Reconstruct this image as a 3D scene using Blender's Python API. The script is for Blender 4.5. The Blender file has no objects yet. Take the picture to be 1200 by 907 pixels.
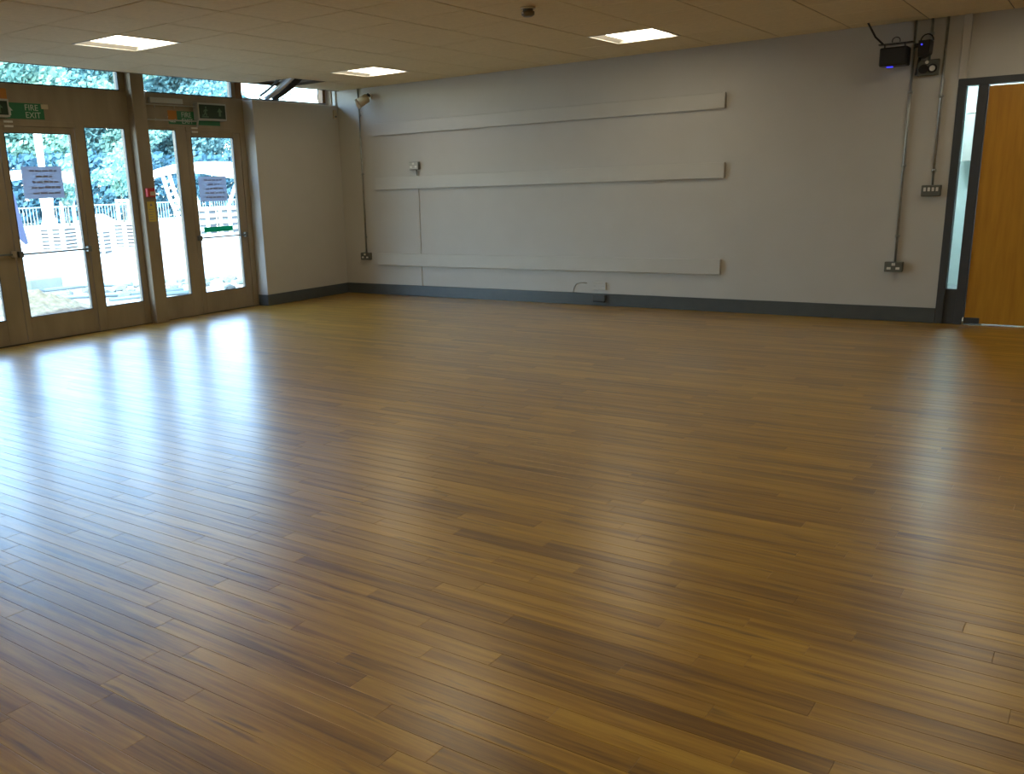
import bpy, bmesh, math, random
from mathutils import Vector, Matrix

S = bpy.context.scene
COL = S.collection
random.seed(7)
PI = math.pi

# ------------------------------------------------------------------ camera
YAW, PITCH, ROLL = -0.64335, 0.25158, -0.03640
CAM = Vector((8.0915, -8.9287, 1.3208))
fw = Vector((math.sin(YAW) * math.cos(PITCH), math.cos(YAW) * math.cos(PITCH), -math.sin(PITCH)))
rt = Vector((math.cos(YAW), -math.sin(YAW), 0))
up = rt.cross(fw)
r2 = rt * math.cos(ROLL) + up * math.sin(ROLL)
u2 = -rt * math.sin(ROLL) + up * math.cos(ROLL)
cd = bpy.data.cameras.new('camera')
cam = bpy.data.objects.new('camera', cd)
COL.objects.link(cam)
cam.matrix_world = Matrix(((r2.x, u2.x, -fw.x, CAM.x), (r2.y, u2.y, -fw.y, CAM.y), (r2.z, u2.z, -fw.z, CAM.z), (0, 0, 0, 1)))
cd.sensor_width = 36
cd.lens = 1056.6 / 1200 * 36
cd.shift_x = 87.0 / 1200
cd.shift_y = 36.3 / 1200
cd.clip_start = 0.05
cd.clip_end = 400
S.camera = cam

# ------------------------------------------------------------------ sky, sun, exposure
SKY_STRENGTH = 1.9
SUN_STRENGTH = 20.0
LAMP_STRENGTH = 10.0
w = bpy.data.worlds.new('sky'); S.world = w; w.use_nodes = True
nt = w.node_tree
bg = nt.nodes['Background']
sky = nt.nodes.new('ShaderNodeTexSky')
sky.sky_type = 'NISHITA'; sky.sun_disc = False
sky.sun_elevation = math.radians(46); sky.sun_rotation = math.radians(129)
sky.air_density = 1.0; sky.dust_density = 1.5; sky.ozone_density = 1.5
wb = nt.nodes.new('ShaderNodeMix'); wb.data_type = 'RGBA'; wb.blend_type = 'MULTIPLY'; wb.inputs['Factor'].default_value = 1.0
wb.inputs['B'].default_value = (1.55, 1.42, 1.36, 1)          # hazy bright sky
nt.links.new(sky.outputs[0], wb.inputs['A']); nt.links.new(wb.outputs['Result'], bg.inputs[0]); bg.inputs[1].default_value = SKY_STRENGTH
sl = bpy.data.lights.new('sun', 'SUN'); sun = bpy.data.objects.new('sun', sl); COL.objects.link(sun)
sl.energy = SUN_STRENGTH; sl.angle = math.radians(0.6); sl.color = (0.72, 0.95, 1.0)
sun.rotation_euler = Vector((0.75, -0.6, 1.0)).to_track_quat('Z', 'Y').to_euler()
S.view_settings.view_transform = 'Standard'
S.view_settings.look = 'None'
S.view_settings.exposure = 0.0
S.view_settings.gamma = 1.0
S.view_settings.use_curve_mapping = False
S.cycles.max_bounces = 8
S.cycles.diffuse_bounces = 5
S.cycles.sample_clamp_indirect = 0.0

# ------------------------------------------------------------------ materials
def mat(name, col, rough=0.6, metal=0.0, noise=0.0, nscale=8.0, bump=0.0, bscale=60.0, spec=0.5, col2=None, emit=None, estr=0.0, stretch=None, coat=0.0):
    m = bpy.data.materials.new(name); m.use_nodes = True
    t = m.node_tree; b = t.nodes['Principled BSDF']
    b.inputs['Base Color'].default_value = (*col, 1)
    b.inputs['Roughness'].default_value = rough
    b.inputs['Metallic'].default_value = metal
    b.inputs['Specular IOR Level'].default_value = spec
    b.inputs['Coat Weight'].default_value = coat
    if noise > 0 or bump > 0:
        g = t.nodes.new('ShaderNodeNewGeometry')
        vec = g.outputs['Position']
        if stretch:
            mp = t.nodes.new('ShaderNodeMapping'); mp.inputs['Scale'].default_value = stretch
            t.links.new(vec, mp.inputs[0]); vec = mp.outputs[0]
    if noise > 0:
        n = t.nodes.new('ShaderNodeTexNoise'); n.inputs['Scale'].default_value = nscale; n.inputs['Detail'].default_value = 5
        t.links.new(vec, n.inputs['Vector'])
        r = t.nodes.new('ShaderNodeValToRGB')
        c2 = col2 or tuple(c * (1 - noise) for c in col)
        r.color_ramp.elements[0].position = 0.3; r.color_ramp.elements[0].color = (*c2, 1)
        r.color_ramp.elements[1].position = 0.7; r.color_ramp.elements[1].color = (*col, 1)
        t.links.new(n.outputs['Fac'], r.inputs[0]); t.links.new(r.outputs[0], b.inputs['Base Color'])
    if bump > 0:
        n2 = t.nodes.new('ShaderNodeTexNoise'); n2.inputs['Scale'].default_value = bscale; n2.inputs['Detail'].default_value = 3
        t.links.new(vec, n2.inputs['Vector'])
        bp = t.nodes.new('ShaderNodeBump'); bp.inputs['Strength'].default_value = bump; bp.inputs['Distance'].default_value = 0.01
        t.links.new(n2.outputs['Fac'], bp.inputs['Height']); t.links.new(bp.outputs[0], b.inputs['Normal'])
    if emit:
        b.inputs['Emission Color'].default_value = (*emit, 1); b.inputs['Emission Strength'].default_value = estr
    return m

M = {}
M['wall'] = mat('wall_paint', (0.49, 0.475, 0.44), 0.55, noise=0.05, nscale=3, bump=0.12, bscale=45)
M['batten'] = mat('batten_paint', (0.50, 0.485, 0.445), 0.45, noise=0.04, nscale=5)
M['skirt'] = mat('slate_grey_gloss', (0.075, 0.088, 0.092), 0.35, noise=0.12, nscale=12)
M['frame_grey'] = mat('dark_slate_frame', (0.048, 0.056, 0.066), 0.4, noise=0.1, nscale=9)
M['frame'] = mat('brown_stained_frame', (0.33, 0.265, 0.18), 0.5, noise=0.25, nscale=6, stretch=(1, 1, 0.25), bump=0.05)
M['frame_dark'] = mat('dark_gasket', (0.02, 0.022, 0.02), 0.5)
M['wood_edge'] = mat('orange_wood_edge', (0.30, 0.15, 0.05), 0.5, noise=0.3, nscale=20, stretch=(1, 1, 0.2))
M['pine'] = mat('pale_pine', (0.48, 0.34, 0.2), 0.55, noise=0.2, nscale=15, stretch=(1, 1, 0.2))
M['white'] = mat('white_plastic', (0.68, 0.67, 0.62), 0.4)
M['cream'] = mat('cream_plastic', (0.50, 0.42, 0.28), 0.45)
M['tile'] = mat('mineral_fibre_tile', (0.76, 0.64, 0.40), 0.9, noise=0.08, nscale=30, bump=0.2, bscale=160)
M['grid'] = mat('ceiling_grid_steel', (0.16, 0.14, 0.10), 0.6)
M['void'] = mat('void_concrete', (0.10, 0.09, 0.085), 0.9, noise=0.3, nscale=5)
M['steel'] = mat('galvanised_steel', (0.42, 0.45, 0.45), 0.38, metal=0.85, noise=0.2, nscale=30)
M['chrome'] = mat('bright_steel', (0.7, 0.7, 0.68), 0.22, metal=1.0)
M['box'] = mat('grey_metalclad', (0.13, 0.14, 0.125), 0.45, metal=0.3)
M['black'] = mat('black_plastic', (0.008, 0.008, 0.010), 0.4)
M['blackmatt'] = mat('black_rubber', (0.018, 0.018, 0.02), 0.7)
M['grey'] = mat('light_grey_metal', (0.42, 0.42, 0.39), 0.45)
M['green'] = mat('sign_green', (0.012, 0.16, 0.065), 0.45)
M['greendark'] = mat('unlit_sign_green', (0.004, 0.030, 0.012), 0.6)
M['signwhite'] = mat('sign_print_white', (0.50, 0.56, 0.50), 0.5)
M['signdim'] = mat('sign_print_dim', (0.09, 0.17, 0.10), 0.6)
M['greenvivid'] = mat('sticker_green', (0.0, 0.30, 0.17), 0.5)
M['orange'] = mat('orange_card', (0.48, 0.19, 0.03), 0.6)
M['red'] = mat('red_plastic', (0.50, 0.035, 0.045), 0.4)
M['yellow'] = mat('yellow_notice', (0.58, 0.46, 0.10), 0.55)
M['ink'] = mat('grey_ink', (0.20, 0.19, 0.25), 0.8)
M['refl'] = mat('white_reflector', (0.75, 0.74, 0.70), 0.35)
M['oak'] = mat('oak_veneer_door', (0.53, 0.26, 0.022), 0.42, noise=0.3, nscale=7, stretch=(3.5, 3.5, 0.35), col2=(0.42, 0.19, 0.014), bump=0.03)
M['slab'] = mat('subfloor', (0.03, 0.022, 0.015), 0.9)
M['blueled'] = mat('blue_led', (0.02, 0.02, 0.5), 0.3, emit=(0.05, 0.05, 1.0), estr=1.3)
M['silver'] = mat('silver_foil_duct', (0.75, 0.78, 0.8), 0.3, metal=0.9)
M['ground'] = mat('pale_site_ground', (0.34, 0.33, 0.31), 0.95, noise=0.22, nscale=1.2, bump=0.5, bscale=6)
M['rubble'] = mat('pale_broken_stone', (0.11, 0.125, 0.13), 0.9, noise=0.4, nscale=7)
M['sand'] = mat('tan_gravel', (0.13, 0.11, 0.075), 0.95, noise=0.5, nscale=14, bump=0.8, bscale=25)
M['kerb'] = mat('grey_concrete_block', (0.10, 0.12, 0.11), 0.9, noise=0.2, nscale=6)
M['membrane'] = mat('white_membrane', (0.82, 0.80, 0.78), 0.6)
M['fence'] = mat('galvanised_fence', (0.24, 0.32, 0.34), 0.5, metal=0.2)
M['hose'] = mat('blue_grey_hose', (0.08, 0.11, 0.13), 0.5)
M['bluegrey'] = mat('blue_grey_board', (0.025, 0.035, 0.08), 0.6)
M['stakewood'] = mat('pale_stake_wood', (0.30, 0.33, 0.27), 0.8)
M['bark'] = mat('grey_bark', (0.18, 0.17, 0.14), 0.9, noise=0.4, nscale=6)
M['slabstone'] = mat('pale_paving_slab', (0.36, 0.35, 0.33), 0.85, noise=0.1, nscale=5)
M['gap_shade'] = mat('dark_gap_shade', (0.05, 0.06, 0.07), 0.8)
M['tarp'] = mat('mauve_skip_paint', (0.30, 0.24, 0.30), 0.6)

def sheet_mat(name, front, back, f):
    m = bpy.data.materials.new(name); m.use_nodes = True
    t = m.node_tree; b = t.nodes['Principled BSDF']
    b.inputs['Base Color'].default_value = (*front, 1); b.inputs['Roughness'].default_value = 0.8
    tr = t.nodes.new('ShaderNodeBsdfTranslucent'); tr.inputs[0].default_value = (*back, 1)
    mx = t.nodes.new('ShaderNodeMixShader'); mx.inputs[0].default_value = f
    t.links.new(b.outputs[0], mx.inputs[1]); t.links.new(tr.outputs[0], mx.inputs[2])
    t.links.new(mx.outputs[0], t.nodes['Material Output'].inputs[0])
    return m
M['paper'] = sheet_mat('thin_paper', (0.62, 0.63, 0.66), (0.42, 0.50, 0.60), 0.45)
M['paperink'] = sheet_mat('printed_ink', (0.40, 0.40, 0.46), (0.40, 0.44, 0.55), 0.45)
M['greenvivid'] = sheet_mat('green_vinyl', (0.0, 0.30, 0.17), (0.0, 0.36, 0.22), 0.5)

def glass_mat():
    m = bpy.data.materials.new('clear_glass'); m.use_nodes = True
    t = m.node_tree; t.nodes.remove(t.nodes['Principled BSDF'])
    tr = t.nodes.new('ShaderNodeBsdfTransparent'); tr.inputs[0].default_value = (0.88, 0.96, 0.97, 1)
    gl = t.nodes.new('ShaderNodeBsdfGlossy'); gl.inputs['Roughness'].default_value = 0.02
    fr = t.nodes.new('ShaderNodeFresnel'); fr.inputs[0].default_value = 1.45
    mx = t.nodes.new('ShaderNodeMixShader')
    ge = t.nodes.new('ShaderNodeNewGeometry'); ma = t.nodes.new('ShaderNodeMath'); ma.operation = 'SUBTRACT'; ma.use_clamp = True   # outer face reflects, inner face does not trap light
    t.links.new(fr.outputs[0], ma.inputs[0]); t.links.new(ge.outputs['Backfacing'], ma.inputs[1])
    t.links.new(ma.outputs[0], mx.inputs[0]); t.links.new(tr.outputs[0], mx.inputs[1]); t.links.new(gl.outputs[0], mx.inputs[2])
    t.links.new(mx.outputs[0], t.nodes['Material Output'].inputs[0])
    return m
M['glass'] = glass_mat()

def emit_mat(name, col, st):
    m = bpy.data.materials.new(name); m.use_nodes = True
    t = m.node_tree; t.nodes.remove(t.nodes['Principled BSDF'])
    e = t.nodes.new('ShaderNodeEmission'); e.inputs[0].default_value = (*col, 1); e.inputs[1].default_value = st
    t.links.new(e.outputs[0], t.nodes['Material Output'].inputs[0]); return m

def leaf_mat(name, c1, c2):
    m = bpy.data.materials.new(name); m.use_nodes = True
    t = m.node_tree; b = t.nodes['Principled BSDF']
    g = t.nodes.new('ShaderNodeNewGeometry')
    n = t.nodes.new('ShaderNodeTexNoise'); n.inputs['Scale'].default_value = 0.5; n.inputs['Detail'].default_value = 6
    t.links.new(g.outputs['Position'], n.inputs['Vector'])
    r = t.nodes.new('ShaderNodeValToRGB')
    r.color_ramp.elements[0].position = 0.35; r.color_ramp.elements[0].color = (*c1, 1)
    r.color_ramp.elements[1].position = 0.65; r.color_ramp.elements[1].color = (*c2, 1)
    t.links.new(n.outputs['Fac'], r.inputs[0]); t.links.new(r.outputs[0], b.inputs['Base Color'])
    b.inputs['Roughness'].default_value = 0.6
    tr = t.nodes.new('ShaderNodeBsdfTranslucent'); t.links.new(r.outputs[0], tr.inputs[0])
    mx = t.nodes.new('ShaderNodeMixShader'); mx.inputs[0].default_value = 0.5
    t.links.new(b.outputs[0], mx.inputs[1]); t.links.new(tr.outputs[0], mx.inputs[2])
    t.links.new(mx.outputs[0], t.nodes['Material Output'].inputs[0])
    return m
M['leaf_a'] = leaf_mat('haze_blue_foliage', (0.095, 0.22, 0.265), (0.15, 0.30, 0.32))  # bluish cast of haze and flare is put into the leaf colours
M['leaf_b'] = leaf_mat('pale_green_foliage', (0.14, 0.29, 0.28), (0.23, 0.40, 0.33))
M['leaf_c'] = leaf_mat('dark_hedge_foliage', (0.04, 0.11, 0.17), (0.06, 0.16, 0.21))

def plank_mat():
    m = bpy.data.materials.new('oiled_wood_plank'); m.use_nodes = True
    t = m.node_tree; b = t.nodes['Principled BSDF']; N = t.nodes.new; L = t.links.new
    at = N('ShaderNodeAttribute'); at.attribute_name = 'tone'
    sep = N('ShaderNodeSeparateColor'); L(at.outputs['Color'], sep.inputs[0])
    g = N('ShaderNodeNewGeometry')
    mp = N('ShaderNodeMapping'); mp.inputs['Scale'].default_value = (1.3, 26, 1)
    L(g.outputs['Position'], mp.inputs[0])
    off = N('ShaderNodeVectorMath'); off.operation = 'SCALE'; off.inputs['Scale'].default_value = 50
    L(at.outputs['Color'], off.inputs[0])
    ad = N('ShaderNodeVectorMath'); ad.operation = 'ADD'; L(mp.outputs[0], ad.inputs[0]); L(off.outputs[0], ad.inputs[1])
    n1 = N('ShaderNodeTexNoise'); n1.inputs['Scale'].default_value = 1.0; n1.inputs['Detail'].default_value = 6; n1.inputs['Distortion'].default_value = 0.6
    L(ad.outputs[0], n1.inputs['Vector'])
    n2 = N('ShaderNodeTexNoise'); n2.inputs['Scale'].default_value = 6.0; n2.inputs['Detail'].default_value = 5
    L(ad.outputs[0], n2.inputs['Vector'])
    # value = tone*0.6 + broad grain*0.4 + fine*.2
    def math_(op, a, bb):
        q = N('ShaderNodeMath'); q.operation = op
        for i, v in enumerate((a, bb)):
            if isinstance(v, (int, float)): q.inputs[i].default_value = v
            else: L(v, q.inputs[i])
        return q.outputs[0]
    v = math_('MULTIPLY', sep.outputs[0], 0.36)
    v = math_('ADD', v, math_('MULTIPLY', n1.outputs['Fac'], 1.45))
    v = math_('ADD', v, math_('MULTIPLY', n2.outputs['Fac'], 0.45))
    v = math_('SUBTRACT', v, 0.66)
    r = N('ShaderNodeValToRGB'); cr = r.color_ramp
    cr.elements[0].position = 0.10; cr.elements[0].color = (0.17, 0.078, 0.007, 1)
    cr.elements[1].position = 0.95; cr.elements[1].color = (0.60, 0.375, 0.052, 1)
    e = cr.elements.new(0.40); e.color = (0.35, 0.188, 0.016, 1)
    e = cr.elements.new(0.65); e.color = (0.48, 0.278, 0.029, 1)
    L(v, r.inputs[0])
    # knots
    mp2 = N('ShaderNodeMapping'); mp2.inputs['Scale'].default_value = (2.4, 24, 1); L(g.outputs['Position'], mp2.inputs[0])
    ad2 = N('ShaderNodeVectorMath'); ad2.operation = 'ADD'; L(mp2.outputs[0], ad2.inputs[0]); L(off.outputs[0], ad2.inputs[1])
    n3 = N('ShaderNodeTexNoise'); n3.inputs['Scale'].default_value = 1.3; n3.inputs['Detail'].default_value = 2
    L(ad2.outputs[0], n3.inputs['Vector'])
    k = N('ShaderNodeValToRGB'); k.color_ramp.elements[0].position = 0.63; k.color_ramp.elements[0].color = (0, 0, 0, 1)
    k.color_ramp.elements[1].position = 0.74; k.color_ramp.elements[1].color = (0.75, 0.75, 0.75, 1)
    L(n3.outputs['Fac'], k.inputs[0])
    mx = N('ShaderNodeMix'); mx.data_type = 'RGBA'
    L(k.outputs[0], mx.inputs['Factor']); L(r.outputs[0], mx.inputs['A']); mx.inputs['B'].default_value = (0.09, 0.045, 0.018, 1)
    L(mx.outputs['Result'], b.inputs['Base Color'])
    rr = N('ShaderNodeMapRange'); L(n2.outputs['Fac'], rr.inputs[0]); rr.inputs[3].default_value = 0.34; rr.inputs[4].default_value = 0.42
    b.inputs['Specular IOR Level'].default_value = 0.4
    b.inputs['Coat Weight'].default_value = 1.0; b.inputs['Coat IOR'].default_value = 1.5; b.inputs['Coat Roughness'].default_value = 0.29
    L(rr.outputs[0], b.inputs['Roughness'])
    bp = N('ShaderNodeBump'); bp.inputs['Strength'].default_value = 0.06; bp.inputs['Distance'].default_value = 0.004
    L(n2.outputs['Fac'], bp.inputs['Height']); L(bp.outputs[0], b.inputs['Normal'])
    return m
M['plank'] = plank_mat()

# ------------------------------------------------------------------ mesh helpers
class MB:
    def __init__(s): s.bm = bmesh.new(); s.mats = []
    def _mi(s, m):
        if m is None: return 0
        if m not in s.mats: s.mats.append(m)
        return s.mats.index(m)
    def _tag(s, faces, m, smooth=False):
        i = s._mi(m)
        for f in faces: f.material_index = i; f.smooth = smooth
    def box(s, x0, x1, y0, y1, z0, z1, m=None, bev=0.0, M4=None):
        r = bmesh.ops.create_cube(s.bm, size=1)
        vs = r['verts']
        for v in vs: v.co = Vector(((x0 + x1) / 2 + v.co.x * (x1 - x0), (y0 + y1) / 2 + v.co.y * (y1 - y0), (z0 + z1) / 2 + v.co.z * (z1 - z0)))
        if M4 is not None:
            for v in vs: v.co = M4 @ v.co
        fs = {f for v in vs for f in v.link_faces}
        s._tag(fs, m)
        if bev > 0:
            es = list({e for v in vs for e in v.link_edges})
            rr = bmesh.ops.bevel(s.bm, geom=es, offset=bev, segments=1, affect='EDGES', profile=0.5)
            s._tag(rr['faces'], m)
        return s
    def tube(s, pts, rad, m=None, seg=10, caps=True):
        pts = [Vector(p) for p in pts]
        rads = rad if isinstance(rad, (list, tuple)) else [rad] * len(pts)
        rings = []; n = len(pts)
        prev = None
        for i, p in enumerate(pts):
            d = (pts[min(i + 1, n - 1)] - pts[max(i - 1, 0)]).normalized()
            if prev is None:
                a = Vector((0, 0, 1)) if abs(d.z) < 0.9 else Vector((1, 0, 0))
                x = d.cross(a).normalized()
            else:
                x = (prev - d * prev.dot(d)).normalized()
            prev = x; y = d.cross(x)
            rings.append([s.bm.verts.new(p + (x * math.cos(2 * PI * k / seg) + y * math.sin(2 * PI * k / seg)) * rads[i]) for k in range(seg)])
        fs = []
        for a, b in zip(rings, rings[1:]):
            for k in range(seg): fs.append(s.bm.faces.new((a[k], a[(k + 1) % seg], b[(k + 1) % seg], b[k])))
        s._tag(fs, m, True)
        if caps:
            s._tag([s.bm.faces.new(rings[0][::-1]), s.bm.faces.new(rings[-1])], m)
        return s
    def prism(s, poly, axis, a0, a1, m=None):
        """poly: 2-D outline in the plane normal to axis ('x': (y,z), 'y': (x,z), 'z': (x,y))."""
        def P(u, v, t):
            return {'x': (t, u, v), 'y': (u, t, v), 'z': (u, v, t)}[axis]
        A = [s.bm.verts.new(P(u, v, a0)) for u, v in poly]; B = [s.bm.verts.new(P(u, v, a1)) for u, v in poly]
        fs = [s.bm.faces.new(A), s.bm.faces.new(B[::-1])]
        n = len(poly)
        for i in range(n): fs.append(s.bm.faces.new((A[i], B[i], B[(i + 1) % n], A[(i + 1) % n])))
        s._tag(fs, m)
        return s
    def build(s, name, m=None, parent=None, loc=None):
        bmesh.ops.recalc_face_normals(s.bm, faces=s.bm.faces[:])
        me = bpy.data.meshes.new(name)
        if loc is not None:
            for v in s.bm.verts: v.co -= Vector(loc)
        s.bm.to_mesh(me); s.bm.free()
        if s.mats:
            for q in s.mats: me.materials.append(q)
        elif m: me.materials.append(m)
        o = bpy.data.objects.new(name, me); COL.objects.link(o)
        if loc is not None: o.location = loc
        if parent is not None:
            o.parent = parent
            if parent.location.length > 0 and loc is None: o.location = -ploc(parent)
        return o

def ploc(o):
    v = Vector(o.location)
    return v

def struct(o):
    o['kind'] = 'structure'; return o
def tag(o, label, cat, group=None):
    o['label'] = label; o['category'] = cat
    if group: o['group'] = group
    return o
def thing(name, label, cat, loc, group=None, rz=0):
    o = bpy.data.objects.new(name, None); COL.objects.link(o); o.location = loc; o.rotation_euler = (0, 0, rz)
    o.empty_display_size = 0.1
    return tag(o, label, cat, group)
def part(mb, name, m, root):
    """mb is given in world coordinates; root is an unrotated Empty"""
    bmesh.ops.translate(mb.bm, verts=mb.bm.verts[:], vec=-Vector(root.location))
    o = mb.build(name, m); o.parent = root
    return o
def sub(mb, name, m, par):
    """sub-part: par is a part whose mesh is in the root's frame"""
    root = par.parent
    bmesh.ops.translate(mb.bm, verts=mb.bm.verts[:], vec=-Vector(root.location))
    o = mb.build(name, m); o.parent = par
    return o
def box(*a, **k): return MB().box(*a, **k)

def text_part(body, size, name, m, root, M4, extr=0.0006, center=False, par=None):
    cu = bpy.data.curves.new(name, 'FONT'); cu.body = body; cu.size = size; cu.extrude = extr
    if center: cu.align_x = 'CENTER'
    t = bpy.data.objects.new(name + '_src', cu); COL.objects.link(t)
    dg = bpy.context.evaluated_depsgraph_get()
    me = bpy.data.meshes.new_from_object(t.evaluated_get(dg))
    bpy.data.objects.remove(t)
    me.transform(Matrix.Translation(-Vector(root.location)) @ M4)
    me.materials.clear(); me.materials.append(m); me.name = name
    o = bpy.data.objects.new(name, me); COL.objects.link(o); o.parent = par or root
    return o

def facing_x(x, y, z):   # text lying in a plane facing +x, reading along +y
    return Matrix(((0, 0, 1, x), (1, 0, 0, y), (0, 1, 0, z), (0, 0, 0, 1)))

# ------------------------------------------------------------------ room dimensions
H = 2.516
XR, YR = 9.632, -10.446         # right wall, wall behind the camera
GX = -0.163                     # inner face of the glazing frames
TOP = 2.95                      # underside of the roof slab
DW = (6.896, 8.06, 2.022)       # door set opening in the back wall

# --- floor ---------------------------------------------------------------
fl = struct(box(GX - 0.2, XR + 0.2, YR - 0.2, 0.2, -0.12, -0.0035).build('floor', M['slab']))
PW, PL, GAP = 0.0757, 0.908, 0.0004
measured = {-4: 6.218, -2: 6.017, -1: 5.794, 0: 5.642, 1: 5.52, 2: 5.26, 3: 4.797, 4: 4.99, 5: 4.68, 6: 4.40, 7: 4.89, 8: 4.557}
Y0 = -7.32
planks = []
k0 = int(math.floor((YR - Y0) / PW)); k1 = int(math.ceil((0 - Y0) / PW))
rp = random.Random(11)
for k in range(k0, k1 + 1):
    ya, yb = Y0 + k * PW, Y0 + (k + 1) * PW
    ya = max(ya, YR); yb = min(yb, -0.001)
    if yb - ya < 0.004: continue
    j = measured.get(k, rp.uniform(0, PL))
    xs = GX - 0.05
    first = j - math.ceil((j - xs) / PL) * PL
    x = first
    while x < XR:
        a, b = max(x, xs), min(x + PL, XR)
        if b - a > 0.01: planks.append((a, b, ya, yb, rp.random(), rp.random(), rp.random()))
        x += PL
def proj(p):
    d = Vector(p) - CAM; z = d.dot(fw)
    if z < 0.1: return None
    return (600 - 87.0 + 1056.6 * d.dot(r2) / z, 453.5 + 36.3 - 1056.6 * d.dot(u2) / z)
def scr_area(pl):
    a, b, c, d = pl[:4]
    q = [proj((x, y, 0)) for x, y in ((a, c), (b, c), (b, d), (a, d))]
    if any(v is None for v in q): return 0
    q = [(min(max(u, 0), 1200), min(max(v, 0), 907)) for u, v in q]
    return abs(sum(q[i][0] * q[(i + 1) % 4][1] - q[(i + 1) % 4][0] * q[i][1] for i in range(4))) / 2
order = sorted(planks, key=scr_area, reverse=True)
def plank_mesh(name, pls):
    V, F, T = [], [], []
    g = GAP / 2; c = 0.0013
    for a, b, y0, y1, t, s1, s2 in pls:
        n = len(V)
        a += g; b -= g; y0 += g; y1 -= g
        V += [(a, y0, -0.0033), (b, y0, -0.0033), (b, y1, -0.0033), (a, y1, -0.0033),
              (a, y0, -c * 0.42), (b, y0, -c * 0.42), (b, y1, -c * 0.42), (a, y1, -c * 0.42),
              (a + c, y0 + c, 0), (b - c, y0 + c, 0), (b - c, y1 - c, 0), (a + c, y1 - c, 0)]
        F += [(n + 8, n + 9, n + 10, n + 11)]
        for i in range(4):
            jn = (i + 1) % 4
            F += [(n + i, n + jn, n + 4 + jn, n + 4 + i), (n + 4 + i, n + 4 + jn, n + 8 + jn, n + 8 + i)]
        T += [(t, s1, s2, 1)] * 12
    me = bpy.data.meshes.new(name); me.from_pydata(V, [], F)
    at = me.color_attributes.new('tone', 'FLOAT_COLOR', 'POINT')
    at.data.foreach_set('color', [v for tt in T for v in tt])
    me.materials.append(M['plank'])
    o = bpy.data.objects.new(name, me); COL.objects.link(o); o.parent = fl
    return o
for pl in order[:299]: plank_mesh('floor_plank', [pl])
rest = plank_mesh('floor_plank_field', order[299:]); rest['kind'] = 'stuff'

# --- ceiling -------------------------------------------------------------
gx = [0.032 + 0.6 * i for i in range(17)]
gy = [-0.246 - 0.6 * i for i in range(18)]
ceil = MB()
for x in gx[:-1]: ceil.box(x - 0.009, x + 0.009, YR, 0, H + 0.005, H + 0.035)
for y in gy[:-1]: ceil.box(0.032, XR, y - 0.009, y + 0.009, H + 0.0052, H + 0.034)
ceil.box(0.018, 0.034, YR, 0, H - 0.004, H + 0.04)
ceil = struct(ceil.build('ceiling', M['grid']))
LX, LY = (1.532, 4.532, 7.532), (-1.146, -4.146, -7.146, -10.146)
SKIP = set()
lamp_cells = {(round(a, 2), round(b, 2)) for i, a in enumerate(LX) for k, b in enumerate(LY) if (i, k) not in SKIP}
def tile_mesh(sx, sy):
    b = MB().box(-sx / 2, sx / 2, -sy / 2, sy / 2, 0, 0.016, bev=0.002)
    me = bpy.data.meshes.new('ceiling_tile'); bmesh.ops.recalc_face_normals(b.bm, faces=b.bm.faces[:]); b.bm.to_mesh(me); b.bm.free()
    me.materials.append(M['tile']); return me
tm = tile_mesh(0.591, 0.591); tm2 = tile_mesh(0.591, 0.240)
for i in range(16):
    xc = 0.332 + 0.6 * i
    o = bpy.data.objects.new('ceiling_tile', tm2); COL.objects.link(o); o.location = (xc, -0.123, H); o.parent = ceil
    for jn in range(17):
        yc = -0.546 - 0.6 * jn
        if (round(xc, 2), round(yc, 2)) in lamp_cells: continue
        if i == 0 and jn == 1: continue          # the tile that is missing above the partition
        o = bpy.data.objects.new('ceiling_tile', tm); COL.objects.link(o); o.parent = ceil
        o.location = (xc, yc, H + random.uniform(0, 0.0015))
struct(box(-0.6, XR + 0.2, YR - 0.2, 3.5, TOP, TOP + 0.2).build('roof_slab', M['void']))

# --- walls ---------------------------------------------------------------
b = MB()
b.box(-0.25, DW[0], 0, 0.15, -0.1, TOP)
b.box(DW[1], XR + 0.2, 0, 0.15, -0.1, TOP)
b.box(DW[0], DW[1], 0, 0.15, DW[2], TOP)
wall_back = struct(b.build('wall_back', M['wall']))
PY = -1.436
b = MB().box(-0.17, 0.0, PY, 0, 0, 2.335, M['wall'], bev=0.004)
b.box(-0.30, -0.17, PY + 0.02, 0, -0.3, 2.36, M['wall'])
b.box(-0.175, -0.004, PY + 0.004, -0.001, 2.335, 2.345, M['white'])
struct(b.build('wall_left'))
b = MB().box(-0.25, -0.10, YR, -5.45, -0.3, TOP)
b.box(-0.25, -0.12, -5.45, 0.15, 2.60, TOP)
struct(b.build('wall_left', M['wall']))
struct(box(XR, XR + 0.15, YR - 0.15, 0, -0.1, TOP).build('wall_right', M['wall']))
struct(box(-0.25, XR, YR - 0.15, YR, -0.1, TOP).build('wall_rear', M['wall']))

# baseboards
sk = 0.131
struct(MB().box(0.013, DW[0], -0.015, 0, 0, sk, bev=0.003).build('baseboard_back', M['skirt']))
b = MB().box(-0.001, 0.014, PY - 0.014, -0.0, 0, sk, bev=0.003)
b.box(-0.15, 0.0, PY - 0.014, PY, 0, sk, bev=0.003)
struct(b.build('baseboard_left', M['skirt']))
struct(MB().box(DW[1], XR, -0.015, 0, 0, sk, bev=0.003).build('baseboard_back', M['skirt']))
struct(MB().box(XR - 0.015, XR, YR, 0, 0, sk, bev=0.003).build('baseboard_right', M['skirt']))

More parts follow.
